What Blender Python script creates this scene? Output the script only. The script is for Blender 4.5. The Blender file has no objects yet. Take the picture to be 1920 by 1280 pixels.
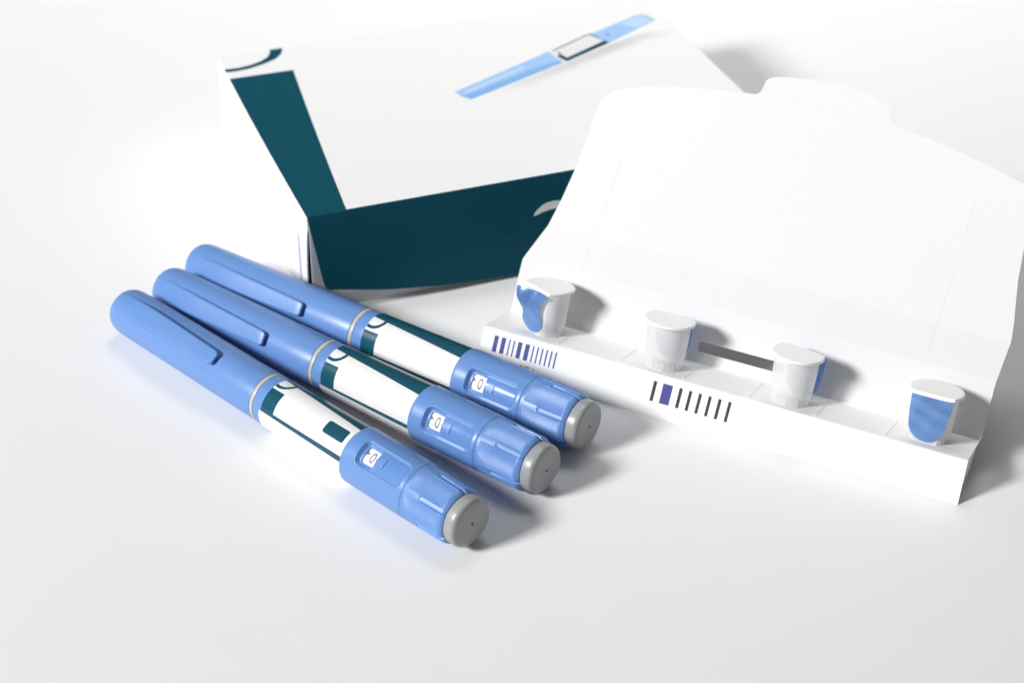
import bpy, bmesh, math, random
from mathutils import Vector, Matrix

random.seed(7)
S = 0.01                     # every length below is in centimetres; the scene itself is in metres
scene = bpy.context.scene
COL = scene.collection
R = math.radians

# ------------------------------------------------------------------ camera
cam_d = bpy.data.cameras.new("camera")
cam = bpy.data.objects.new("camera", cam_d)
COL.objects.link(cam)
PITCH, ROLL = 0.58863, 0.0046
fw = Vector((0, math.cos(PITCH), -math.sin(PITCH)))
up0 = Vector((0, math.sin(PITCH), math.cos(PITCH)))
rt0 = Vector((1, 0, 0))
rt = math.cos(ROLL) * rt0 + math.sin(ROLL) * up0
up = -math.sin(ROLL) * rt0 + math.cos(ROLL) * up0
m = Matrix((rt, up, -fw)).transposed().to_4x4()
m.translation = Vector((0, -45 * S, 33.092 * S))
cam.matrix_world = m
cam_d.sensor_width = 36.0
cam_d.sensor_fit = 'HORIZONTAL'
cam_d.lens = 66.34
cam_d.clip_start = 0.02
cam_d.clip_end = 20
cam_d.dof.use_dof = True
cam_d.dof.focus_distance = 0.54
cam_d.dof.aperture_fstop = 15
scene.camera = cam

# ------------------------------------------------------------------ studio light
world = bpy.data.worlds.new("World")
scene.world = world
world.use_nodes = True
wb = world.node_tree.nodes["Background"]
wb.inputs[0].default_value = (0.97, 0.985, 1.0, 1)
wb.inputs[1].default_value = 0.11


def area_light(name, loc, target, size, power, color=(1, 1, 1), shape='DISK', size_y=None):
    d = bpy.data.lights.new(name, 'AREA')
    d.shape = shape
    d.size = size
    if size_y:
        d.size_y = size_y
    d.energy = power
    d.color = color
    o = bpy.data.objects.new(name, d)
    COL.objects.link(o)
    o.location = loc
    o.rotation_euler = (Vector(target) - Vector(loc)).to_track_quat('-Z', 'Y').to_euler()
    return o


AZ, EL, DIST = R(180 + 27.5), R(33), 2.4
tgt = Vector((0.03, 0.02, 0))
area_light("key_softbox", tgt + DIST * Vector((math.cos(EL) * math.cos(AZ), math.cos(EL) * math.sin(AZ), math.sin(EL))),
           tgt, 0.52, 67.5, (1.0, 0.99, 0.978))
back = area_light("background_softbox", (0.16, 0.70, 1.2), (0.18, 0.701, 0), 0.65, 3.15, (0.98, 0.99, 1.0), 'SQUARE')
back.data.spread = R(74)

scene.view_settings.view_transform = 'Standard'
scene.view_settings.look = 'None'
scene.view_settings.exposure = 0
scene.view_settings.gamma = 1
scene.view_settings.use_curve_mapping = False
scene.render.engine = 'CYCLES'


# ------------------------------------------------------------------ materials
def mat(name, col, rough=0.5, spec=0.5, noise=0.0, nscale=900, bump=0.0, bscale=1500, sss=0.0, coat=0.0, metallic=0.0):
    mt = bpy.data.materials.new(name)
    mt.use_nodes = True
    nt = mt.node_tree
    b = nt.nodes["Principled BSDF"]
    b.inputs["Base Color"].default_value = (*col, 1)
    b.inputs["Roughness"].default_value = rough
    b.inputs["Specular IOR Level"].default_value = spec
    b.inputs["Metallic"].default_value = metallic
    if coat:
        b.inputs["Coat Weight"].default_value = coat
        b.inputs["Coat Roughness"].default_value = 0.15
    if sss:
        b.inputs["Subsurface Weight"].default_value = sss
        b.inputs["Subsurface Radius"].default_value = (0.004, 0.004, 0.004)
        b.inputs["Subsurface Scale"].default_value = 0.4
    tc = nt.nodes.new("ShaderNodeTexCoord")
    if noise:
        n = nt.nodes.new("ShaderNodeTexNoise")
        n.inputs["Scale"].default_value = nscale
        n.inputs["Detail"].default_value = 5
        nt.links.new(tc.outputs["Object"], n.inputs["Vector"])
        mr = nt.nodes.new("ShaderNodeMapRange")
        mr.inputs["To Min"].default_value = 1 - noise
        mr.inputs["To Max"].default_value = 1 + noise
        nt.links.new(n.outputs["Fac"], mr.inputs["Value"])
        mx = nt.nodes.new("ShaderNodeVectorMath")
        mx.operation = 'SCALE'
        mx.inputs[0].default_value = col
        nt.links.new(mr.outputs[0], mx.inputs["Scale"])
        nt.links.new(mx.outputs[0], b.inputs["Base Color"])
        n2 = nt.nodes.new("ShaderNodeTexNoise")
        n2.inputs["Scale"].default_value = nscale * 0.2
        n2.inputs["Detail"].default_value = 6
        nt.links.new(tc.outputs["Object"], n2.inputs["Vector"])
        mr2 = nt.nodes.new("ShaderNodeMapRange")
        mr2.inputs["To Min"].default_value = rough - 0.08
        mr2.inputs["To Max"].default_value = rough + 0.08
        nt.links.new(n2.outputs["Fac"], mr2.inputs["Value"])
        nt.links.new(mr2.outputs[0], b.inputs["Roughness"])
    if bump:
        n3 = nt.nodes.new("ShaderNodeTexNoise")
        n3.inputs["Scale"].default_value = bscale
        n3.inputs["Detail"].default_value = 6
        nt.links.new(tc.outputs["Object"], n3.inputs["Vector"])
        bp = nt.nodes.new("ShaderNodeBump")
        bp.inputs["Strength"].default_value = bump
        bp.inputs["Distance"].default_value = 0.0002
        nt.links.new(n3.outputs["Fac"], bp.inputs["Height"])
        nt.links.new(bp.outputs[0], b.inputs["Normal"])
    return mt


M = {}
M['table'] = mat('white_laminate', (0.86, 0.86, 0.865), 0.42, 0.25, 0.012, 60, 0.05, 500)
M['card'] = mat('white_coated_card', (0.885, 0.885, 0.885), 0.55, 0.3, 0.012, 500, 0.10, 900)
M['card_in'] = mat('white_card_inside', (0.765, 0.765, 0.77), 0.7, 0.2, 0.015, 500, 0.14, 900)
M['blue'] = mat('blue_moulded_plastic', (0.135, 0.275, 0.60), 0.36, 0.5, 0.03, 700, 0.06, 2600)
M['blue_gloss'] = mat('blue_polished_plastic', (0.135, 0.275, 0.61), 0.16, 0.5, 0.02, 700)
M['ring'] = mat('warm_grey_plastic', (0.50, 0.485, 0.455), 0.35, 0.5, 0.02, 700)
M['label'] = mat('white_label_paper', (0.80, 0.80, 0.81), 0.48, 0.3, 0.01, 700)
M['teal'] = mat('teal_print', (0.006, 0.074, 0.110), 0.5, 0.06, 0.06, 500, 0.04, 1200)
M['teal_label'] = mat('teal_label_print', (0.008, 0.082, 0.125), 0.24, 0.5, 0.04, 500)
M['grey_button'] = mat('satin_grey_plastic', (0.335, 0.342, 0.346), 0.32, 0.5, 0.03, 700, 0.05, 2600)
M['dark'] = mat('dark_gap_shade', (0.02, 0.022, 0.03), 0.7, 0.2)  # near-black colour standing in for the shade inside gaps and holes
M['display'] = mat('white_display_drum', (0.88, 0.88, 0.87), 0.35, 0.4)
M['ink_grey'] = mat('grey_ink', (0.21, 0.21, 0.21), 0.5, 0.3)
M['ink_black'] = mat('black_ink', (0.055, 0.055, 0.06), 0.6, 0.2, 0.08, 900)
M['ink_blue'] = mat('indigo_ink', (0.085, 0.095, 0.30), 0.6, 0.2, 0.10, 900)
M['foil'] = mat('blue_foil', (0.15, 0.30, 0.63), 0.30, 0.8, 0.06, 450, 1.0, 320, metallic=0.35)
M['p_blue'] = mat('pale_blue_print', (0.36, 0.58, 0.90), 0.5, 0.3, 0.03, 300)
M['p_blue2'] = mat('mid_blue_print', (0.24, 0.47, 0.84), 0.5, 0.3, 0.03, 300)
M['p_blue3'] = mat('light_blue_print', (0.52, 0.70, 0.92), 0.5, 0.3, 0.03, 300)
M['p_grey'] = mat('grey_print', (0.62, 0.62, 0.62), 0.5, 0.3)
M['p_lgrey'] = mat('light_grey_print', (0.78, 0.78, 0.78), 0.5, 0.3)
M['p_red'] = mat('mauve_print', (0.40, 0.28, 0.55), 0.5, 0.3)
M['p_violet'] = mat('violet_print', (0.30, 0.30, 0.58), 0.5, 0.3)


def cup_material():
    mt = bpy.data.materials.new('milky_translucent_plastic')
    mt.use_nodes = True
    nt = mt.node_tree
    b = nt.nodes["Principled BSDF"]
    b.inputs["Base Color"].default_value = (0.965, 0.965, 0.96, 1)
    b.inputs["Roughness"].default_value = 0.32
    out = nt.nodes["Material Output"]
    tr = nt.nodes.new("ShaderNodeBsdfTranslucent")
    tr.inputs[0].default_value = (0.97, 0.97, 0.965, 1)
    tp = nt.nodes.new("ShaderNodeBsdfTransparent")
    tp.inputs[0].default_value = (0.97, 0.97, 0.97, 1)
    m1 = nt.nodes.new("ShaderNodeMixShader")
    m1.inputs[0].default_value = 0.16
    nt.links.new(b.outputs[0], m1.inputs[1])
    nt.links.new(tr.outputs[0], m1.inputs[2])
    m2 = nt.nodes.new("ShaderNodeMixShader")
    m2.inputs[0].default_value = 0.36
    nt.links.new(m1.outputs[0], m2.inputs[1])
    nt.links.new(tp.outputs[0], m2.inputs[2])
    nt.links.new(m2.outputs[0], out.inputs["Surface"])
    return mt


M['cup'] = cup_material()
M['rim'] = mat('white_cap_seal', (0.96, 0.96, 0.955), 0.4, 0.4, 0.015, 500, 0.08, 700)


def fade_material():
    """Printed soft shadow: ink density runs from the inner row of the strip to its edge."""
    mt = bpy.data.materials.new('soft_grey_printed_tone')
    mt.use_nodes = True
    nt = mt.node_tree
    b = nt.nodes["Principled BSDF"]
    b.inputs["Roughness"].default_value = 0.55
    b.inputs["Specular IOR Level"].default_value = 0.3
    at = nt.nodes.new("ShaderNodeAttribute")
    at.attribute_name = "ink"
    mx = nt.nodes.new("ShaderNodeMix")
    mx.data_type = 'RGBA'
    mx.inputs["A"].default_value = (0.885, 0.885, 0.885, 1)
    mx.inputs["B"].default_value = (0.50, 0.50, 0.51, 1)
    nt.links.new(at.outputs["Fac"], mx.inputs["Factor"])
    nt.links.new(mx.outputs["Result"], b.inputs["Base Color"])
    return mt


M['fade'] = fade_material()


# ------------------------------------------------------------------ helpers
def tag(o, label=None, category=None, group=None, kind=None):
    if label:
        o["label"] = label
    if category:
        o["category"] = category
    if group:
        o["group"] = group
    if kind:
        o["kind"] = kind
    return o


def empty(name, loc=(0, 0, 0), rot=(0, 0, 0)):
    o = bpy.data.objects.new(name, None)
    o.empty_display_size = 0.01
    COL.objects.link(o)
    o.location = Vector(loc) * S
    o.rotation_euler = rot
    return o


def link(name, me, parent):
    o = bpy.data.objects.new(name, me)
    COL.objects.link(o)
    if parent is not None:
        o.parent = parent
    return o


def finish(me, material, smooth=None):
    me.materials.append(material)
    if smooth is not None:
        me.polygons.foreach_set("use_smooth", [True] * len(me.polygons))
        me.set_sharp_from_angle(angle=R(smooth))
    me.update()
    return me


def mesh(name, verts, faces, material, smooth=None):
    me = bpy.data.meshes.new(name)
    me.from_pydata([tuple(c * S for c in v) for v in verts], [], faces)
    bm = bmesh.new()
    bm.from_mesh(me)
    bmesh.ops.recalc_face_normals(bm, faces=bm.faces)
    bm.to_mesh(me)
    bm.free()
    return finish(me, material, smooth)


def grid_revolve(name, rows, cols, fn, material, smooth=40, cap0=True, cap1=True):
    """rows x cols closed ring surface; fn(i, j) gives a point. Axis = local X."""
    v, f = [], []
    for i in range(rows):
        for j in range(cols):
            v.append(fn(i, j))
    for i in range(rows - 1):
        for j in range(cols):
            k = (j + 1) % cols
            f.append((i * cols + j, i * cols + k, (i + 1) * cols + k, (i + 1) * cols + j))
    if cap0:
        f.append(tuple(range(cols)))
    if cap1:
        f.append(tuple((rows - 1) * cols + j for j in range(cols)))
    return mesh(name, v, f, material, smooth)


X0 = 7.8                     # pen origin sits half way along the pen


def cyl(s, r, deg):
    a = R(deg)
    return (s - X0, -r * math.sin(a), r * math.cos(a))


def lathe(name, prof, material, seg=96, smooth=35, cap0=True, cap1=True):
    return grid_revolve(name, len(prof), seg, lambda i, j: cyl(prof[i][0], prof[i][1], 360 * j / seg), material, smooth, cap0, cap1)


def sheet(name, outer, fmap, t, material, holes=(), cuts_u=(), cuts_v=(), smooth=None, ink=None):
    """Polygon (with holes) cut along u / v lines, laid on fmap(u, v, depth) and given thickness t."""
    bm = bmesh.new()
    for loop in (outer,) + tuple(holes):
        vs = [bm.verts.new((q[0], q[1], 0)) for q in loop]
        for i in range(len(vs)):
            bm.edges.new((vs[i], vs[(i + 1) % len(vs)]))
    bmesh.ops.triangle_fill(bm, use_beauty=True, use_dissolve=False, edges=bm.edges[:])
    for c in cuts_u:
        bmesh.ops.bisect_plane(bm, geom=bm.verts[:] + bm.edges[:] + bm.faces[:], plane_co=(c, 0, 0), plane_no=(1, 0, 0), dist=1e-6)
    for c in cuts_v:
        bmesh.ops.bisect_plane(bm, geom=bm.verts[:] + bm.edges[:] + bm.faces[:], plane_co=(0, c, 0), plane_no=(0, 1, 0), dist=1e-6)
    bmesh.ops.recalc_face_normals(bm, faces=bm.faces)
    bm.verts.index_update()
    n = len(bm.verts)
    uv = [(v.co.x, v.co.y) for v in bm.verts]
    top = [fmap(u, w, 0.0) for u, w in uv]
    faces = [tuple(v.index for v in f.verts) for f in bm.faces]
    verts = list(top)
    allf = list(faces)
    if t:
        verts += [fmap(u, w, -t) for u, w in uv]
        allf += [tuple(n + i for i in reversed(f)) for f in faces]
        for e in bm.edges:
            if len(e.link_faces) == 1:
                a, b = e.verts[0].index, e.verts[1].index
                allf.append((a, b, n + b, n + a))
    bm.free()
    return mesh(name, verts, allf, material, smooth)


def arange(a, b, st):
    out = []
    while a < b - 1e-9:
        out.append(a)
        a += st
    return out


def rrect(x0, x1, y0, y1, r, k=5):
    pts = []
    for cx, cy, a0 in ((x1 - r, y1 - r, 0), (x0 + r, y1 - r, 90), (x0 + r, y0 + r, 180), (x1 - r, y0 + r, 270)):
        for i in range(k + 1):
            a = R(a0 + 90 * i / k)
            pts.append((cx + r * math.cos(a), cy + r * math.sin(a)))
    return pts


def box(name, x0, x1, y0, y1, z0, z1, material, bev=0.0):
    me = bpy.data.meshes.new(name)
    bm = bmesh.new()
    bmesh.ops.create_cube(bm, size=1)
    for v in bm.verts:
        v.co = Vector(((x0 + x1) / 2 + v.co.x * (x1 - x0), (y0 + y1) / 2 + v.co.y * (y1 - y0), (z0 + z1) / 2 + v.co.z * (z1 - z0))) * S
    if bev:
        bmesh.ops.bevel(bm, geom=bm.edges[:], offset=bev * S, segments=2, affect='EDGES', profile=0.5)
    bm.to_mesh(me)
    bm.free()
    return finish(me, material, 50 if bev else None)


def sstep(a, b, x):
    t = max(0.0, min(1.0, (x - a) / (b - a)))
    return t * t * (3 - 2 * t)


# ------------------------------------------------------------------ table
tb = link("table_top", mesh("table_top", [(-300, -120, 0), (300, -120, 0), (300, 400, 0), (-300, 400, 0)], [(0, 1, 2, 3)], M['table']), None)
tag(tb, "plain white satin table surface under everything", kind="structure")

# ------------------------------------------------------------------ carton
CW, CD, CH = 16.78, 12.45, 3.5
carton = empty("medicine_carton", (-6.444, 6.248, 0), (0, 0, R(20.4)))
tag(carton, "large white and teal medicine carton lying flat with its front flap hanging down", "carton")
T = 0.05


def bow(y):                                        # the long side swells a little
    return -0.05 * math.sin(math.pi * max(0, min(1, y / CD)))


def top_map(x, y, d):
    q = sstep(0.0, 1.0, 1 - x / CW)
    sag = -0.03 * math.sin(math.pi * max(0, min(1, x / CW))) * math.sin(math.pi * max(0, min(1, y / CD)))
    return (x + bow(y) * (1 - max(0, min(1, x / 4))), y, CH + sag + d)


cu, cv = arange(1, CW, 1.0), arange(0.5, CD, 0.75)
link("top_panel", sheet("carton_top", [(0, 0.0), (CW, 0.0), (CW, CD), (0, CD)], top_map, T, M['card'], cuts_u=cu, cuts_v=cv, smooth=40), carton)


def side_map(y, zz, d):
    return (bow(y) - 0.02 * math.sin(math.pi * zz / CH) * math.sin(math.pi * max(0, min(1, y / CD))) + 0.004 - d, y, zz)


link("side_panel", sheet("carton_side", [(0.50, 0.0), (CD, 0), (CD, CH - 0.055), (0.02, CH - 0.055), (0.02, 3.0), (0.10, 2.92), (0.22, 2.4), (0.34, 1.7), (0.44, 0.9)], side_map, T, M['card'], cuts_u=cv, cuts_v=[1, 2, 3], smooth=40), carton)
link("slit_shade", box("carton_slit_shade", 0.55, 0.60, 0.06, 6, 0.02, CH - 0.1, M['dark']), carton)  # sheet coloured near-black as the shade seen through the corner slit
link("side_panel", box("carton_side_far", CW - T, CW, 0.06, CD - 0.06, 0, CH - 0.055, M['card']), carton)
link("back_panel", box("carton_back", 0.06, CW - 0.06, CD - T, CD - 0.002, 0, CH - 0.055, M['card']), carton)
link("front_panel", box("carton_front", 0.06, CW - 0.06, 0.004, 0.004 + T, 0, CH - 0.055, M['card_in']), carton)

FA = R(6.5)


def flap_map(x, q, d):
    # soft fold at the hinge, gentle curl towards the free edge
    b = 0.10
    bend = FA * sstep(0, 0.5, q) - R(3) * sstep(1.2, 3.2, q) * sstep(3, 9, x)
    y = -q * math.sin(bend) - 0.035 - d * math.cos(FA)
    zz = CH - q * math.cos(bend) + 0.0 - d * math.sin(FA)
    if q < 0.16:
        k = 1 - q / 0.16
        y += 0.035 * k
    return (x, y - 0.012 * math.sin(x * 0.9) * sstep(0.3, 2.5, q), zz)


flap_out = [(0.02, 0.0), (0.05, 0.3), (0.35, 2.34), (0.39, 2.48), (0.46, 2.57), (0.56, 2.61), (0.70, 2.63), (0.92, 2.67), (2.5, 2.98), (4.30, 3.22),
            (7.0, 3.39), (8.6, 3.42), (12, 3.2), (15.6, 2.72), (16.1, 2.62), (16.4, 2.4), (16.74, 0.0)]
flap = link("front_flap", sheet("flap", flap_out, flap_map, 0.045, M['teal'], cuts_u=arange(1, 16.7, 1.0), cuts_v=[0.05, 0.1, 0.16, 0.25, 0.35, 0.5, 0.9, 1.3, 1.8, 2.2, 2.6, 2.9], smooth=50), carton)
tag(flap, "dark teal flap folded down over the carton front")


def on(fm, off):
    return lambda a, b, d: fm(a, b, d + off)


def on_flap(x, q, d):
    p = flap_map(x, q, 0)
    return (p[0], p[1] - 0.006 - d * 0.97, p[2] + 0.002 + d * 0.26)


arch = [(7.53, 1.34), (7.60, 1.20), (7.72, 1.09), (7.86, 0.99), (8.02, 0.93), (8.3, 0.91), (8.7, 0.98), (9.1, 1.15), (9.1, 1.42), (8.7, 1.26), (8.35, 1.19), (8.1, 1.20), (7.85, 1.25), (7.66, 1.31)]
link("printed_arc", sheet("flap_arc", arch, on_flap, 0, M['p_lgrey'], cuts_v=[0.9, 1.3]), flap)
link("pressed_crease", sheet("flap_crease", [(4.0, 1.70), (5.5, 1.735), (7.2, 1.68), (7.2, 1.72), (5.5, 1.78), (4.0, 1.72)], on(flap_map, 0.008), 0.012, M['teal'], cuts_u=[5, 6], smooth=50), flap)

tm = on(top_map, 0.004)
tp = lambda nm, mesh_nm, pts, mt, off=0.004: link(nm, sheet(mesh_nm, pts, on(top_map, off), 0, mt, cuts_u=cu, cuts_v=cv), carton)
tp("teal_strip", "top_teal_strip", [(0.003, 0.0), (1.30, 0.0), (1.56, 2.7), (1.93, 6.5), (2.32, 10.44), (0.003, 10.47)], M['teal'])
tp("teal_border", "top_teal_border", [(1.30, 0.0), (CW - 0.01, 0.0), (CW - 0.01, 0.07), (1.31, 0.07)], M['teal'])
tp("teal_curve", "top_teal_curve", [(0.003, 11.29), (0.19, 11.27), (0.53, 11.25), (1.01, 11.36), (1.4, 11.53), (1.7, 11.78), (1.86, 12.06), (1.92, 12.35), (2.37, 12.36),
                                    (2.36, 12.17), (2.24, 11.87), (1.94, 11.53), (1.45, 11.26), (0.82, 11.04), (0.35, 11.0), (0.003, 11.02)], M['teal'])

# the pen printed on the lid
pic = tp("printed_pen_picture", "printed_cap", [(7.23, 6.83), (11.51, 8.79), (11.56, 8.3), (11.68, 7.75), (7.55, 6.07), (7.32, 6.4)], M['p_blue'], 0.005)


def pp(nm, pts, mt, off):
    return link(nm, sheet("printed_" + nm, pts, on(top_map, off), 0, mt, cuts_u=cu, cuts_v=cv), pic)


pp("cap_underside", [(7.46, 6.43), (9.2, 7.12), (10.6, 7.70), (11.66, 7.95), (11.68, 7.75), (7.55, 6.07)], M['p_blue2'], 0.006)
pp("cap_highlight", [(7.5, 6.75), (10.2, 7.98), (10.25, 7.78), (7.6, 6.58)], M['p_blue3'], 0.006)
pp("end_ring", [(11.51, 8.79), (11.62, 8.84), (11.68, 8.3), (11.79, 7.81), (11.68, 7.75), (11.56, 8.3)], M['p_lgrey'], 0.006)
pp("label_frame", [(11.66, 8.82), (13.46, 9.71), (13.58, 9.67), (13.92, 8.73), (11.85, 7.79), (11.74, 8.1), (11.64, 8.3), (11.72, 8.5)], M['teal'], 0.005)
pp("label_panel", [(11.68, 8.78), (11.78, 8.80), (13.46, 9.64), (13.60, 9.36), (13.79, 8.95), (11.97, 8.07), (11.86, 8.40), (11.66, 8.34)], M['label'], 0.007)
pp("label_lines", [(11.79, 8.62), (11.86, 8.64), (11.90, 8.42), (11.83, 8.40)], M['teal'], 0.0085)
pp("dial_body", [(13.56, 9.67), (15.86, 10.65), (16.12, 10.45), (16.29, 9.98), (13.90, 8.73), (13.72, 9.2)], M['p_blue'], 0.008)
pp("dial_light", [(14.9, 10.09), (15.9, 10.52), (16.2, 9.98), (15.39, 9.57)], M['p_blue3'], 0.0095)
pp("dial_edge", [(15.86, 10.65), (16.12, 10.60), (16.25, 10.42), (16.34, 9.97), (16.29, 9.97), (16.14, 10.40), (15.98, 10.55)], M['p_grey'], 0.0105)
pp("dial_mark", [(14.08, 9.55), (14.2, 9.47), (14.22, 9.38), (14.12, 9.25), (14.02, 9.34), (14.04, 9.45)], M['p_red'], 0.0095)

rows = [((8.3, 6.32), (8.38, 6.16), (8.42, 5.95)), ((9.8, 6.90), (9.85, 6.62), (9.9, 6.25)), ((11.67, 7.66), (11.62, 7.33), (11.5, 6.86)),
        ((13.94, 8.62), (13.8, 8.20), (13.6, 7.72)), ((15.3, 9.05), (15.2, 8.75), (15.1, 8.25)), ((16.6, 9.10), (16.5, 8.85), (16.4, 8.5))]
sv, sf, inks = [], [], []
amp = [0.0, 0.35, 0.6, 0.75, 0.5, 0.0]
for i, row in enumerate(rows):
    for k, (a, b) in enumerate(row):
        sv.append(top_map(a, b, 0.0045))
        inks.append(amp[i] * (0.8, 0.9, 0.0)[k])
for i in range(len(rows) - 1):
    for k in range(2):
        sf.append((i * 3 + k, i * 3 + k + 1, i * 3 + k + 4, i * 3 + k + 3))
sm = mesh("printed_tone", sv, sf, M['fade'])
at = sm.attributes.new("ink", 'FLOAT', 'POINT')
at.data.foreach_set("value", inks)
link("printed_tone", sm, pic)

sp = lambda nm, mn, pts, mt: link(nm, sheet(mn, pts, on(side_map, 0.004), 0, mt, cuts_v=[1, 2]), carton)
sp("printed_line", "side_line", [(1.12, 0.1), (1.32, 0.1), (1.30, 2.0), (1.24, 2.4), (1.16, 2.1)], M['p_violet'])
sp("printed_mark", "side_mark", [(11.0, 1.15), (11.6, 1.15), (11.6, 1.55), (11.0, 1.55)], M['p_lgrey'])

# ------------------------------------------------------------------ card tray
TA = math.atan2(-0.445, 0.895)
tray_o = (-0.855 - 0.424 * 0.445, 3.547 - 0.424 * 0.895, 0)
tray = empty("needle_tray", tray_o, (0, 0, TA))
tag(tray, "white folded card tray standing open with its tall lid leaning back, bars printed in front", "tray")
LX = 15.13
FY, FZ = 0.424, 1.27
BY, BZ = 2.09, 0.85
WL, WA = 1.685, R(29)
TW = 0.045


def front_map(u, w, d):                            # w = 0 at the top edge, negative downwards
    k = w / 1.339
    wob = 0.012 * math.sin(u * 0.55 + 0.6) * math.sin(math.pi * min(1, max(0, -k)))
    nx = (FZ, FY)
    return (u, FY + FY * k - (d + wob) * 0.948, FZ + FZ * k + (d + wob) * 0.317)


link("front_panel", sheet("tray_front", [(-0.0, 0), (LX, 0), (LX - 0.01, -1.338), (-0.06, -1.338)], front_map, TW, M['card'], cuts_u=arange(0.7, 15, 0.7), cuts_v=[-0.25, -0.5, -0.75, -1.0, -1.2], smooth=40), tray)
LT = math.atan2(FZ - BZ, BY - FY)
LDEP = math.hypot(FZ - BZ, BY - FY)


def ledge_map(u, v, d):
    return (u, FY + 0.046 + v * math.cos(LT) + d * math.sin(LT), FZ - 0.008 - v * math.sin(LT) + d * math.cos(LT))


ledge = link("ledge", sheet("tray_ledge", [(0.01, 0), (LX - 0.01, 0), (LX - 0.05, LDEP - 0.05), (0.05, LDEP - 0.05)], ledge_map, TW, M['card']), tray)
for cx in (2.41, 4.47, 6.52, 8.55, 10.61, 12.69):
    link("crease", sheet("ledge_crease", [(cx - 0.03, 0.12), (cx + 0.03, 0.12), (cx + 0.03, 1.42), (cx - 0.03, 1.42)], on(ledge_map, 0.010), 0.02, M['card']), ledge)


def wall_map(u, v, d):
    bulge = 0.02 * math.sin(math.pi * v / WL)
    a = WA
    return (u + 0.07, BY + v * math.sin(a) - (d + bulge) * math.cos(a), BZ - 0.02 + v * math.cos(a) + (d + bulge) * math.sin(a))


slot = rrect(6.235, 9.0, 0.36, 0.675, 0.07, 4)
WW = 15.03
link("back_wall", sheet("tray_wall", [(0, 0), (WW, 0), (WW, WL), (0, WL)], wall_map, TW, M['card_in'], holes=[slot], cuts_u=arange(1, 15, 1.0), cuts_v=[0.2, 0.5, 0.8, 1.1, 1.4], smooth=40), tray)

V1 = 1.36
A1, A2 = R(58), R(47)
WY, WZ = BY + WL * math.sin(WA), BZ - 0.02 + WL * math.cos(WA)


def lid_map(u, v, d):
    # integrate the folding angle: soft crease from the wall into the strip and from the strip into the lid
    def ang(q):
        return WA + (A1 - WA) * sstep(0.0, 0.10, q) + (A2 - A1) * sstep(V1 - 0.10, V1 + 0.10, q) - R(2.0) * sstep(2.5, 8, q)
    n = 60
    y, zz = WY, WZ
    for i in range(n):
        a = ang((i + 0.5) * v / n)
        y += math.sin(a) * v / n
        zz += math.cos(a) * v / n
    a = ang(v)
    wob = 0.05 * math.sin(u * 0.42 + 0.4) * sstep(1.5, 7, v)
    dd = d + wob
    return (u + 0.07, y - dd * math.cos(a), zz + dd * math.sin(a))


lid_out = [(0, 0), (0.08, 0.35), (0.34, 1.4), (0.47, 2.3), (0.56, 3.3), (0.60, 4.3), (0.60, 5.2), (0.63, 5.6), (0.70, 5.82), (0.80, 5.98), (0.96, 6.13), (1.16, 6.24), (1.73, 6.44),
           (2.75, 6.67), (4.12, 6.90), (5.15, 7.0), (5.42, 7.03), (5.53, 7.07), (5.60, 7.18), (5.62, 7.35), (5.64, 7.51), (5.69, 7.61), (5.80, 7.68), (6.29, 7.8), (6.96, 7.88),
           (7.64, 7.92), (8.33, 7.89), (9.05, 7.75), (9.51, 7.56), (9.65, 7.45), (9.72, 7.32), (9.76, 7.15), (9.82, 7.05), (9.95, 6.99), (10.98, 6.84), (12.02, 6.63), (13.06, 6.39),
           (14.07, 6.1), (14.35, 5.95), (14.5, 5.75), (14.56, 5.4), (14.62, 4.4), (14.75, 3.2), (15.0, 1.9), (15.07, 1.4), (WW, 0)]
cutv = [0.02, 0.04, 0.06, 0.08, 0.10, 0.5, V1 - 0.1, V1 - 0.05, V1, V1 + 0.05, V1 + 0.1, 2, 2.7, 3.4, 4.1, 4.8, 5.5, 6.2, 6.9, 7.5]
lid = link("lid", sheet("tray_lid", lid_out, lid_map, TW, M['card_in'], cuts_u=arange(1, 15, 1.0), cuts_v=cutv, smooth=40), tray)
ringo, ringi = rrect(1.90, 12.90, 0.14, 5.40, 0.16), rrect(1.935, 12.865, 0.175, 5.365, 0.14)
link("pressed_outline", sheet("lid_outline", ringo, on(lid_map, 0.004), 0.01, M['card_in'], holes=[ringi], cuts_u=arange(2, 13, 1.0), cuts_v=cutv, smooth=40), lid)
tabl = [(6.57, 7.28), (6.60, 7.05), (6.66, 6.97), (6.78, 6.93), (8.66, 6.90), (8.76, 6.94), (8.80, 7.02), (8.78, 7.03), (8.73, 6.96), (8.65, 6.925), (6.79, 6.955), (6.68, 6.99), (6.625, 7.06), (6.60, 7.28)]
link("tab_cut", sheet("lid_tab_cut", tabl, on(lid_map, 0.005), 0.01, M['card_in'], cuts_u=[7, 8], smooth=40), lid)

endp = [(0.02, 0.03), (FY + 0.015, FZ - 0.06), (BY - 0.06, BZ - 0.03), (1.10, 0.01)]
for ex in (0.04, LX - 0.09):
    link("end_panel", sheet("tray_end", endp, (lambda e: lambda y, zz, d: (e - d, y, zz))(ex), -TW, M['card']), tray)
link("bottom_panel", box("tray_bottom", 0.1, LX - 0.1, 0.06, 1.08, 0.006, 0.04, M['card']), tray)
link("rear_panel", sheet("tray_rear", [(0.1, 0.0), (LX - 0.1, 0.0), (LX - 0.1, 1.28), (0.1, 1.28)],
                         lambda u, v, d: (u, 1.12 + v * 0.757 + d * 0.65, 0.01 + v * 0.652 - d * 0.757), TW, M['card']), tray)

fo = on(front_map, 0.004)


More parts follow.
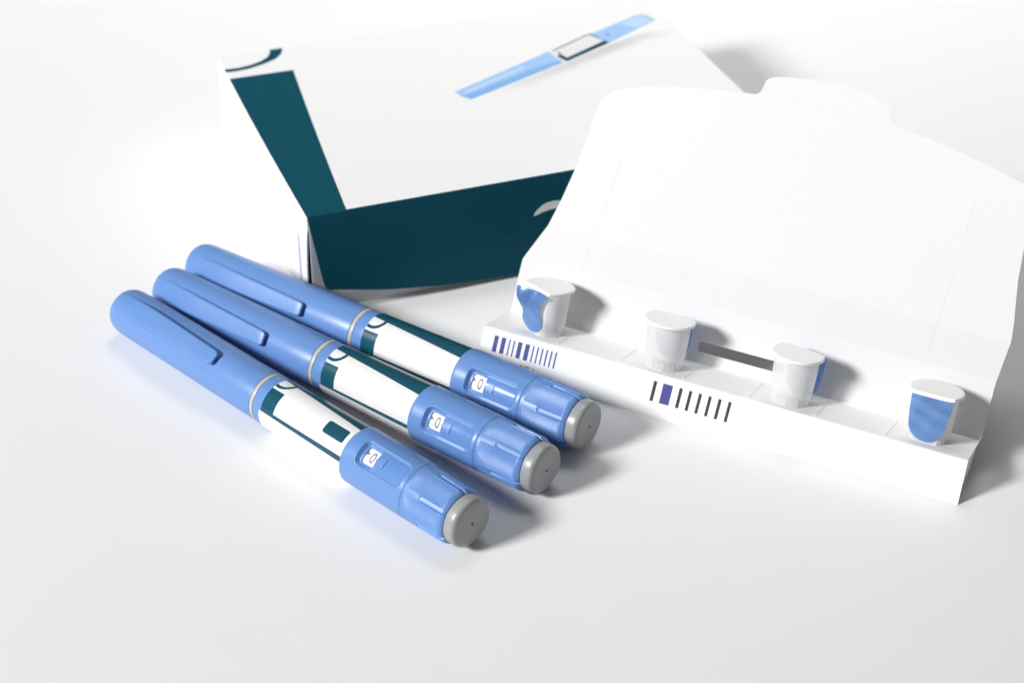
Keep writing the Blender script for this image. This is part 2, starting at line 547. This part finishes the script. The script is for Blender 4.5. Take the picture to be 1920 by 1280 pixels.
def bar(x0, w, y0, y1, mt):
    k = -0.045
    pts = [(x0, y0), (x0 + w, y0), (x0 + w + k * (y0 - y1) / 0.63, y1), (x0 + k * (y0 - y1) / 0.63, y1)]
    link("printed_bar", sheet("printed_bar", pts, fo, 0, mt, cuts_v=[-0.25, -0.5, -0.75]), tray)


for x0, w in ((0.411, .138), (0.661, .140), (0.915, .043), (1.067, .043), (1.220, .138), (1.472, .140), (1.720, .043), (1.874, .043), (2.025, .044), (2.179, .046), (2.330, .046), (2.481, .047)):
    bar(x0, w, -0.206, -0.730, M['ink_blue'])
for i, (x0, w) in enumerate(((5.711, .100), (6.013, .303), (6.530, .097), (6.837, .093), (7.143, .092), (7.452, .091), (7.759, .093), (8.071, .091))):
    bar(x0, w, -0.234, -0.866, M['ink_blue'] if i == 1 else M['ink_black'])


def text_mesh(body, size):
    cu_ = bpy.data.curves.new("digits", 'FONT')
    cu_.body = body
    cu_.size = size
    cu_.resolution_u = 4
    o = bpy.data.objects.new("digits", cu_)
    COL.objects.link(o)
    dg = bpy.context.evaluated_depsgraph_get()
    dg.update()
    me = bpy.data.meshes.new_from_object(o.evaluated_get(dg))
    bpy.data.objects.remove(o)
    return me


tme = text_mesh("1 345 1", 0.235)
vs = [front_map(1.17 + v.co.x * 1.02, -1.07 + v.co.y, 0.005) for v in tme.vertices]
fs = [tuple(pl.vertices) for pl in tme.polygons]
link("printed_number", mesh("printed_number", vs, fs, M['ink_black']), tray)

# ------------------------------------------------------------------ pen needle caps on the ledge
HC = 1.52


def cup_section(h):
    """radius, rib depth at height h"""
    if h < 0.26:
        return 0.545 + 0.02 * h, 0.0
    r0 = 0.60 + (h - 0.26) * 0.060
    rib = 0.006 * sstep(0.28, 0.36, h) * (1 - sstep(1.02, 1.10, h))
    return r0, rib


FLAT = 0.43


def make_cup():
    hs = [0.0, 0.03, 0.2, 0.25, 0.27, 0.30, 0.36, 0.7, 1.0, 1.05, 1.10, 1.3, 1.40]
    N = 240
    v, f = [], []
    for h in hs:
        r0, rib = cup_section(h)
        for j in range(N):
            a = 2 * math.pi * j / N
            rr = r0 + rib * (0.5 + 0.5 * math.cos(a * 48))
            if 0.02 < h < 0.26:
                rr += 0.012 * (1 if math.cos(a * 10) > 0.6 else 0)
            x, y = rr * math.cos(a), rr * math.sin(a)
            if y < -FLAT:
                y = -FLAT
            v.append((x, y, h))
    nr = len(hs)
    for i in range(nr - 1):
        for j in range(N):
            k = (j + 1) % N
            f.append((i * N + j, i * N + k, (i + 1) * N + k, (i + 1) * N + j))
    f.append(tuple(range(N)))
    return mesh("cup_body", v, f, M['cup'], 35)


def make_flange():
    prof = [(0.60, 1.395), (0.74, 1.40), (0.775, 1.42), (0.785, 1.45), (0.778, 1.482), (0.762, 1.497), (0.74, 1.502), (0.66, 1.504), (0.3, 1.506)]
    N = 128
    v, f = [], []
    for r0, h in prof:
        for j in range(N):
            a = 2 * math.pi * j / N
            x, y = r0 * math.cos(a), r0 * math.sin(a)
            lim = 0.49 - 0.02 * max(0, (0.72 - r0))
            if y < -lim:
                y = -lim
            # a soft lift of one corner of the rim
            v.append((x, y, h + 0.02 * sstep(0.35, 0.8, x) * (1 if r0 > 0.5 else 0)))
    for i in range(len(prof) - 1):
        for j in range(N):
            k = (j + 1) % N
            f.append((i * N + j, i * N + k, (i + 1) * N + k, (i + 1) * N + j))
    f.append(tuple((len(prof) - 1) * N + j for j in range(N)))
    return mesh("cup_rim", v, f, M['rim'], 30)


def foil_shape(kind):
    if kind == 'wavy':
        left = [(-0.60, 0.0), (-0.60, -0.12), (-0.56, -0.30), (-0.50, -0.5), (-0.47, -0.68), (-0.49, -0.85), (-0.53, -1.0), (-0.52, -1.12), (-0.44, -1.24), (-0.28, -1.33), (-0.08, -1.37)]
        right = [(0.10, -1.35), (0.26, -1.27), (0.37, -1.14), (0.41, -0.98), (0.40, -0.84), (0.36, -0.68), (0.36, -0.52), (0.42, -0.34), (0.50, -0.18), (0.60, -0.02)]
    else:
        left = [(-0.60, 0.0), (-0.60, -0.2), (-0.585, -0.5), (-0.56, -0.8), (-0.52, -1.0), (-0.44, -1.17), (-0.31, -1.29), (-0.15, -1.355)]
        right = [(0.05, -1.365), (0.22, -1.32), (0.36, -1.21), (0.45, -1.04), (0.51, -0.8), (0.55, -0.5), (0.585, -0.2), (0.60, 0.0)]
    return left + right


def make_foil(kind):
    def fm(x, w, d):
        q = -w
        y = -0.475 - 0.02 * math.sin(math.pi * min(1, q / 1.37)) + (0.0 if kind == 'wavy' else 0.10 * (x - 0.02) ** 2)
        y += 0.011 * math.sin(9 * x + 4 * q) + 0.007 * math.sin(13 * q - 5 * x + 1)
        if kind == 'flared':
            y -= 0.20 * sstep(0.15, 0.62, -x) * (1 - 0.4 * q)
        if kind == 'wavy':
            y -= 0.28 * sstep(0.15, 0.75, -x + 0.25 * math.cos(q * 3)) * (0.6 + 0.4 * math.cos(q * 2.2))
            y -= 0.035 + 0.07 * math.sin(q * 3.6) + 0.05 * sstep(0.9, 1.37, q)
        return (x, y - d, 1.405 - q * 0.985)
    cu = arange(-0.55, 0.6, 0.07)
    cv = arange(-1.33, 0, 0.07)
    return sheet("foil_" + kind, foil_shape(kind), fm, 0.012, M['foil'], cuts_u=cu, cuts_v=cv, smooth=60)


cup_me, rim_me = make_cup(), make_flange()
foil_plain, foil_wavy, foil_flared = make_foil('plain'), make_foil('wavy'), make_foil('flared')
caps = [(1.66, 0.80, -28, foil_wavy, "milky plastic needle cap with peeling wavy blue foil, at the carton end of the tray"),
        (5.66, 0.70, 180, foil_plain, "milky ribbed needle cap with hidden foil, left of the grey slot in the tray"),
        (9.66, 0.70, 166, foil_flared, "milky ribbed needle cap at the right end of the grey slot, pale blue foil behind"),
        (13.76, 0.76, 2, foil_plain, "milky needle cap with smooth blue foil facing forward, at the open end of the tray")]
Mt = Matrix.Translation(Vector(tray_o) * S) @ Matrix.Rotation(TA, 4, 'Z')
for u, v, rot, foil, lab in caps:
    o = empty("needle_pod")
    pnt = Vector(ledge_map(u, v, 0.003)) * S
    o.matrix_world = Mt @ Matrix.Translation(pnt) @ Matrix.Rotation(-LT, 4, 'X') @ Matrix.Rotation(R(rot), 4, 'Z')
    tag(o, lab, "needle cap", "needle caps standing on the tray ledge")
    link("cup", cup_me, o)
    link("rim", rim_me, o)
    link("foil", foil, o)

# ------------------------------------------------------------------ injector pens
RD, AXZ = 0.865, 0.868


def cap_r(s):
    return 0.745 + 0.030 * s / 7.13


def barrel_r(s):
    return 0.772 + (s - 7.3) * 0.0125


cap_prof = [(0.02, 0.34), (0.035, 0.46), (0.065, 0.555), (0.115, 0.625), (0.185, 0.675), (0.28, 0.712), (0.40, 0.734), (0.6, 0.7465)]
cap_prof = [(0.0, 0.05)] + cap_prof + [(s, cap_r(s)) for s in (0.9, 2, 3, 4, 5, 6, 7.07)] + [(7.11, cap_r(7.1) - 0.008), (7.125, 0.74), (7.13, 0.70)]
P = {}
P['cap'] = lathe("pen_cap", cap_prof, M['blue'])


def prof_r(s):
    for (a, ra), (b, rb) in zip(cap_prof, cap_prof[1:]):
        if a <= s <= b:
            return ra + (rb - ra) * (s - a) / (b - a)
    return cap_r(s)


def clip_mesh():
    v, f = [], []
    ss = [0.10, 0.14, 0.2, 0.3, 0.42, 0.6, 0.9, 1.2, 1.6, 2.0, 2.6, 3.2, 3.8, 4.3, 4.7, 4.95, 5.08, 5.16, 5.22, 5.26, 5.285]
    K = 17
    for s in ss:
        base = prof_r(s)
        half = 0.36 - 0.02 * s - 0.006 * max(0, s - 2) ** 1.2
        e = max(0.0, (s - 5.06) / (5.285 - 5.06))
        half = half * (1 - 0.30 * e ** 3) if e > 0 else half
        lift = -0.004 + 0.195 * sstep(0.1, 2.4, s)
        for k in range(K):
            q = -1 + 2 * k / (K - 1)
            w = half * q
            edge = 0.024 * max(0, abs(q) - 0.86) ** 2 / 0.0196 + 0.03 * e ** 3
            flatr = base + lift - (0.62 - 0.46 * sstep(0.2, 2.4, s)) * w * w - edge       # flatter than the cap itself
            v.append((s - X0, -w, flatr))
        for k in range(K):
            q = -1 + 2 * k / (K - 1)
            w = half * q * 0.97
            low = math.sqrt(max(0.01, base * base - w * w)) + (0.085 * sstep(1.4, 2.8, s) - 0.03 * (1 - sstep(1.4, 2.6, s)))
            v.append((s - X0, -w, low))
    n = len(ss)
    for i in range(n - 1):
        a, b = i * 2 * K, (i + 1) * 2 * K
        for k in range(K - 1):
            f.append((a + k, a + k + 1, b + k + 1, b + k))
            f.append((a + K + k + 1, a + K + k, b + K + k, b + K + k + 1))
        f.append((a, b, b + K, a + K))
        f.append((a + K - 1, a + 2 * K - 1, b + 2 * K - 1, b + K - 1))
    for base_i in (0, (n - 1) * 2 * K):
        f.append(tuple(base_i + k for k in range(K)) + tuple(base_i + 2 * K - 1 - k for k in range(K)))
    return mesh("pen_clip", v, f, M['blue'], 38)


P['clip'] = clip_mesh()
P['ring'] = lathe("pen_ring", [(7.13, 0.70), (7.135, 0.768), (7.15, 0.776), (7.255, 0.777), (7.27, 0.768), (7.275, 0.70)], M['ring'])
P['collar'] = lathe("pen_collar", [(7.275, 0.70), (7.285, 0.765), (7.30, 0.770), (7.68, 0.773), (7.69, 0.70)], M['blue'])
P['barrel'] = lathe("pen_barrel", [(7.66, 0.70), (7.66, barrel_r(7.66) + 0.006)] + [(s, barrel_r(s) + 0.006) for s in (8.5, 9.5, 10.5, 11.3)] + [(11.3, 0.6)], M['label'])


def lab_map(off):
    def fm(s, deg, d):
        return cyl(s, barrel_r(s) + 0.006 + off + d, deg)
    return fm


cdeg = arange(-150, 180, 3.0)


def patch(nm, pts, mt, off=0.004):
    return sheet(nm, pts, lab_map(off), 0, mt, cuts_u=[8, 8.5, 9, 9.5, 10, 10.5, 11], cuts_v=cdeg, smooth=60)


P['square'] = patch("label_square", [(7.662, -15), (8.20, -15), (8.20, 36.2), (7.662, 36.2)], M['teal_label'])
P['stripe'] = patch("label_stripe", [(7.662, 35), (11.25, 32.5), (11.25, 43.6), (7.662, 42)], M['teal_label'], 0.0045)
P['wedge'] = patch("label_wedge", [(7.662, -54), (8.25, -50.5), (11.25, -35.5), (11.25, -112), (7.662, -112)], M['teal_label'])
arc = []
for i in range(19):
    a = R(-8 + i * 126 / 18)
    arc.append((7.80 + 0.40 * math.cos(a), -50 + 0.40 * math.sin(a) / 0.79 * 57.3))
arci = []
for i in range(19):
    a = R(-8 + i * 122 / 18)
    arci.append((7.80 + 0.295 * math.cos(a), -50 + 0.295 * math.sin(a) / 0.79 * 57.3))
arcp = [(max(7.663, a), b) for a, b in arc + arci[::-1]]
P['arc'] = patch("label_arc", arcp, M['teal_label'], 0.005)
P['rect'] = patch("label_rectangle", [(10.14 + a * 0.86, -20 + b * 29) for a, b in rrect(0, 1, 0, 1, 0.12)], M['teal_label'])
P['overlap'] = sheet("label_overlap", [(7.60, 42.3), (11.25, 44), (11.25, 150), (7.60, 150)], lambda s, deg, d: cyl(s, barrel_r(s) + 0.020 + d, deg), 0.012, M['label'], cuts_u=[8.5, 9.5, 10.5], cuts_v=cdeg, smooth=60)


def rsd(x, y, hx, hy, r):
    qx, qy = abs(x) - hx + r, abs(y) - hy + r
    return math.hypot(max(qx, 0), max(qy, 0)) + min(max(qx, qy), 0) - r


def dial_mesh():
    ss = [11.155, 11.155, 11.17, 11.20, 11.26, 11.35, 11.45] + arange(11.52, 13.56, 0.022) + [13.56, 13.58, 13.60, 13.615, 13.62, 13.62]
    n = len(ss)
    degs = arange(-36, 36, 1.0) + arange(36, 324, 6.0)
    v, f = [], []
    for i, s in enumerate(ss):
        if i == 0 or i == n - 1:
            rb = 0.70
        else:
            rb = RD - 0.028 * (1 - min(1, (s - 11.155) / 0.045)) ** 2 - 0.018 * sstep(13.585, 13.62, s)
        for dg in degs:
            a = dg if dg < 180 else dg - 360
            c = R(a) * RD
            r = rb
            if 11.5 < s < 13.56:
                sd = rsd(s - 12.575, c, 0.915, 0.425, 0.21)
                floor = 0.046 + 0.085 * (1 - sstep(11.80, 12.38, s))
                r -= floor * sstep(0.015, -0.105, sd)
                r -= -0.010 * math.exp(-((sd + 0.005) / 0.02) ** 2)          # fine raised lip
                sw = rsd(s - 12.085, c, 0.245, 0.300, 0.09)
                r = r - 0.11 * sstep(0.012, -0.014, sw)
            v.append(cyl(s, r, a))
    m_ = len(degs)
    for i in range(n - 1):
        for j in range(m_):
            k = (j + 1) % m_
            f.append((i * m_ + j, i * m_ + k, (i + 1) * m_ + k, (i + 1) * m_ + j))
    return mesh("pen_dial_housing", v, f, M['blue'], 50)


P['dial'] = dial_mesh()
RW = 0.700


def drum_map(off):
    return lambda s, deg, d: cyl(s, RW + off + d, deg)


c1 = arange(-24, 24, 2.0)
P['display'] = sheet("pen_display", [(11.80, -24), (12.36, -24), (12.36, 24), (11.80, 24)], drum_map(0), 0, M['display'], cuts_v=c1, smooth=60)


def drum(nm, outer, mt, off, holes=()):
    return sheet(nm, outer, drum_map(off), 0, mt, holes=holes, cuts_v=c1, smooth=60)


ell = lambda a, b: [(12.105 + a * math.cos(R(t)), b * math.sin(R(t))) for t in range(0, 360, 12)]
P['zero'] = drum("pen_zero", ell(0.082, 13.6), M['ink_grey'], 0.004, [ell(0.047, 9.2)])
P['tick'] = drum("pen_tick", [(11.83, -10), (11.955, -4.5), (11.83, 1)], M['ink_grey'], 0.004)
P['dot'] = drum("pen_dot", [(12.255 + 0.02 * math.cos(R(t)), 1 + 1.6 * math.sin(R(t))) for t in range(0, 360, 30)], M['ink_grey'], 0.004)
P['lens'] = sheet("pen_lens", [(a, b / RD * 57.3) for a, b in rrect(12.345, 13.40, -0.335, 0.335, 0.10, 6)], lambda s, deg, d: cyl(s, 0.826 + d, deg), 0.02, M['blue_gloss'], cuts_u=[12.6, 12.9, 13.2], cuts_v=arange(-24, 25, 2.0), smooth=50)
P['pointer'] = sheet("pen_pointer", [(12.335, -1.2), (12.66, -9.5), (12.66, 9.5), (12.335, 1.2)], lambda s, deg, d: cyl(s, 0.850 + d, deg), 0.03, M['blue'], cuts_v=[-6, -3, 0, 3, 6], smooth=40)


def knob_base(s):
    return 0.860 - 0.030 * max(0.0, s - 13.75) / 1.4


def knob_mesh():
    """Slightly conical grip: fine lengthwise ridges, six channels that deepen towards the button, a chamfered rim."""
    ss = [13.62, 13.625, 13.645, 13.70, 13.74, 13.77, 14.10, 14.17, 14.19, 14.21, 14.225, 14.24, 14.27, 14.32, 14.5, 14.8, 15.0, 15.05, 15.07, 15.09, 15.12, 15.20, 15.215, 15.22]
    N = 720

    def fn(i, j):
        s = ss[i]
        deg = 360 * j / N
        if i in (0, len(ss) - 1):
            return cyl(s, 0.70, deg)
        r = knob_base(s)
        if i == 1:
            r -= 0.02
        dr = abs((deg + 30) % 60 - 30)
        on_ = sstep(13.74, 13.775, s) * (1 - sstep(15.05, 15.075, s)) * sstep(6.0, 7.0, dr)
        ph = (deg % 4.0) / 4.0
        r -= 0.015 * on_ * (0.5 - 0.5 * math.cos(2 * math.pi * ph))
        r -= 0.050 * sstep(15.07, 15.20, s)                       # chamfer towards the button
        if s > 15.2:
            r -= 0.02
        end = 14.22 + 0.03 * (dr / 4.4) ** 2                      # rounded start of the channel
        ch = (0.034 + 0.060 * (s - 14.2)) * sstep(end - 0.02, end + 0.03, s) * (1 - sstep(4.0, 5.0, dr))
        lip = 0.012 * sstep(14.15, 14.3, s) * (1 - sstep(15.0, 15.1, s)) * math.exp(-((dr - 5.6) / 0.7) ** 2)
        r += lip
        r = min(r, knob_base(s) + 0.012 - ch - (0.02 * sstep(15.07, 15.2, s) if dr < 5 else 0.0) * 0) if ch > 0.001 and s < 15.07 else r - ch * 0.55 * (1 if s >= 15.07 else 0)
        return cyl(s, r, deg)
    return grid_revolve("pen_knob", len(ss), N, fn, M['blue'], 32, False, False)


P['knob'] = knob_mesh()
bp_ = [(14.95, 0.60), (15.0, 0.715), (15.08, 0.735), (15.42, 0.738), (15.475, 0.733), (15.515, 0.718), (15.545, 0.695), (15.567, 0.665), (15.58, 0.63), (15.588, 0.58), (15.595, 0.4), (15.60, 0.045), (15.57, 0.036), (15.55, 0.01)]
P['button'] = lathe("pen_button", bp_, M['grey_button'], smooth=50)
P['hole'] = lathe("pen_pinhole", [(15.60, 0.035), (15.602, 0.02), (15.602, 0.002)], M['dark'], 24)
P['gap'] = lathe("pen_gap", [(14.96, 0.60), (15.16, 0.735), (15.202, 0.748), (15.202, 0.69)], M['dark'], 64, 60, False, False)

TILT = 0.0058
pens = [((-1.038, -5.581), 0.7659, 33.0, -8.5, True, "blue injector pen nearest the camera, small teal rectangle on its white label"),
        ((0.984, -3.220), 0.6742, 56.0, -18.5, False, "blue injector pen lying between the other two pens"),
        ((2.2425, -1.140), 0.6262, 56.0, -2.3, False, "blue injector pen lying beside the carton and the tray's row of indigo bars")]
for (ex, ey), yaw, roll, kroll, has_rect, lab in pens:
    d = Vector((math.cos(yaw), -math.sin(yaw), 0))
    c = Vector((ex, ey, 0)) - d * (15.6 - X0)
    pen = empty("injector_pen", c, (0, 0, -yaw))
    tag(pen, lab, "injector pen", "blue injector pens lying fanned on the table")
    zc = AXZ - TILT * (14.0 - X0)

    def part(name, key, parent=pen, rl=roll):
        o = link(name, P[key], parent)
        if parent is pen:
            o.location = (0, 0, zc * S)
            o.rotation_euler = Matrix.Rotation(-TILT, 3, 'Y').to_4x4().to_euler()
            o.rotation_euler = (Matrix.Rotation(-TILT, 3, 'Y') @ Matrix.Rotation(R(rl), 3, 'X')).to_euler()
        return o

    cp = part("cap", 'cap')
    part("clip", 'clip', cp)
    part("grey_ring", 'ring')
    part("collar", 'collar')
    br = part("barrel", 'barrel')
    part("printed_square", 'square', br)
    part("printed_stripe", 'stripe', br)
    part("printed_wedge", 'wedge', br)
    part("printed_arc", 'arc', br)
    part("label_overlap", 'overlap', br)
    if has_rect:
        part("printed_rectangle", 'rect', br)
    dh = part("dial_housing", 'dial')
    part("window_panel", 'lens', dh)
    part("pointer", 'pointer', dh)
    ds = part("display", 'display')
    part("numeral", 'zero', ds)
    part("tick_mark", 'tick', ds)
    part("dot_mark", 'dot', ds)
    part("dose_knob", 'knob', pen, kroll)
    bt = part("push_button", 'button')
    part("pinhole", 'hole', bt)
    part("button_gap", 'gap', bt)
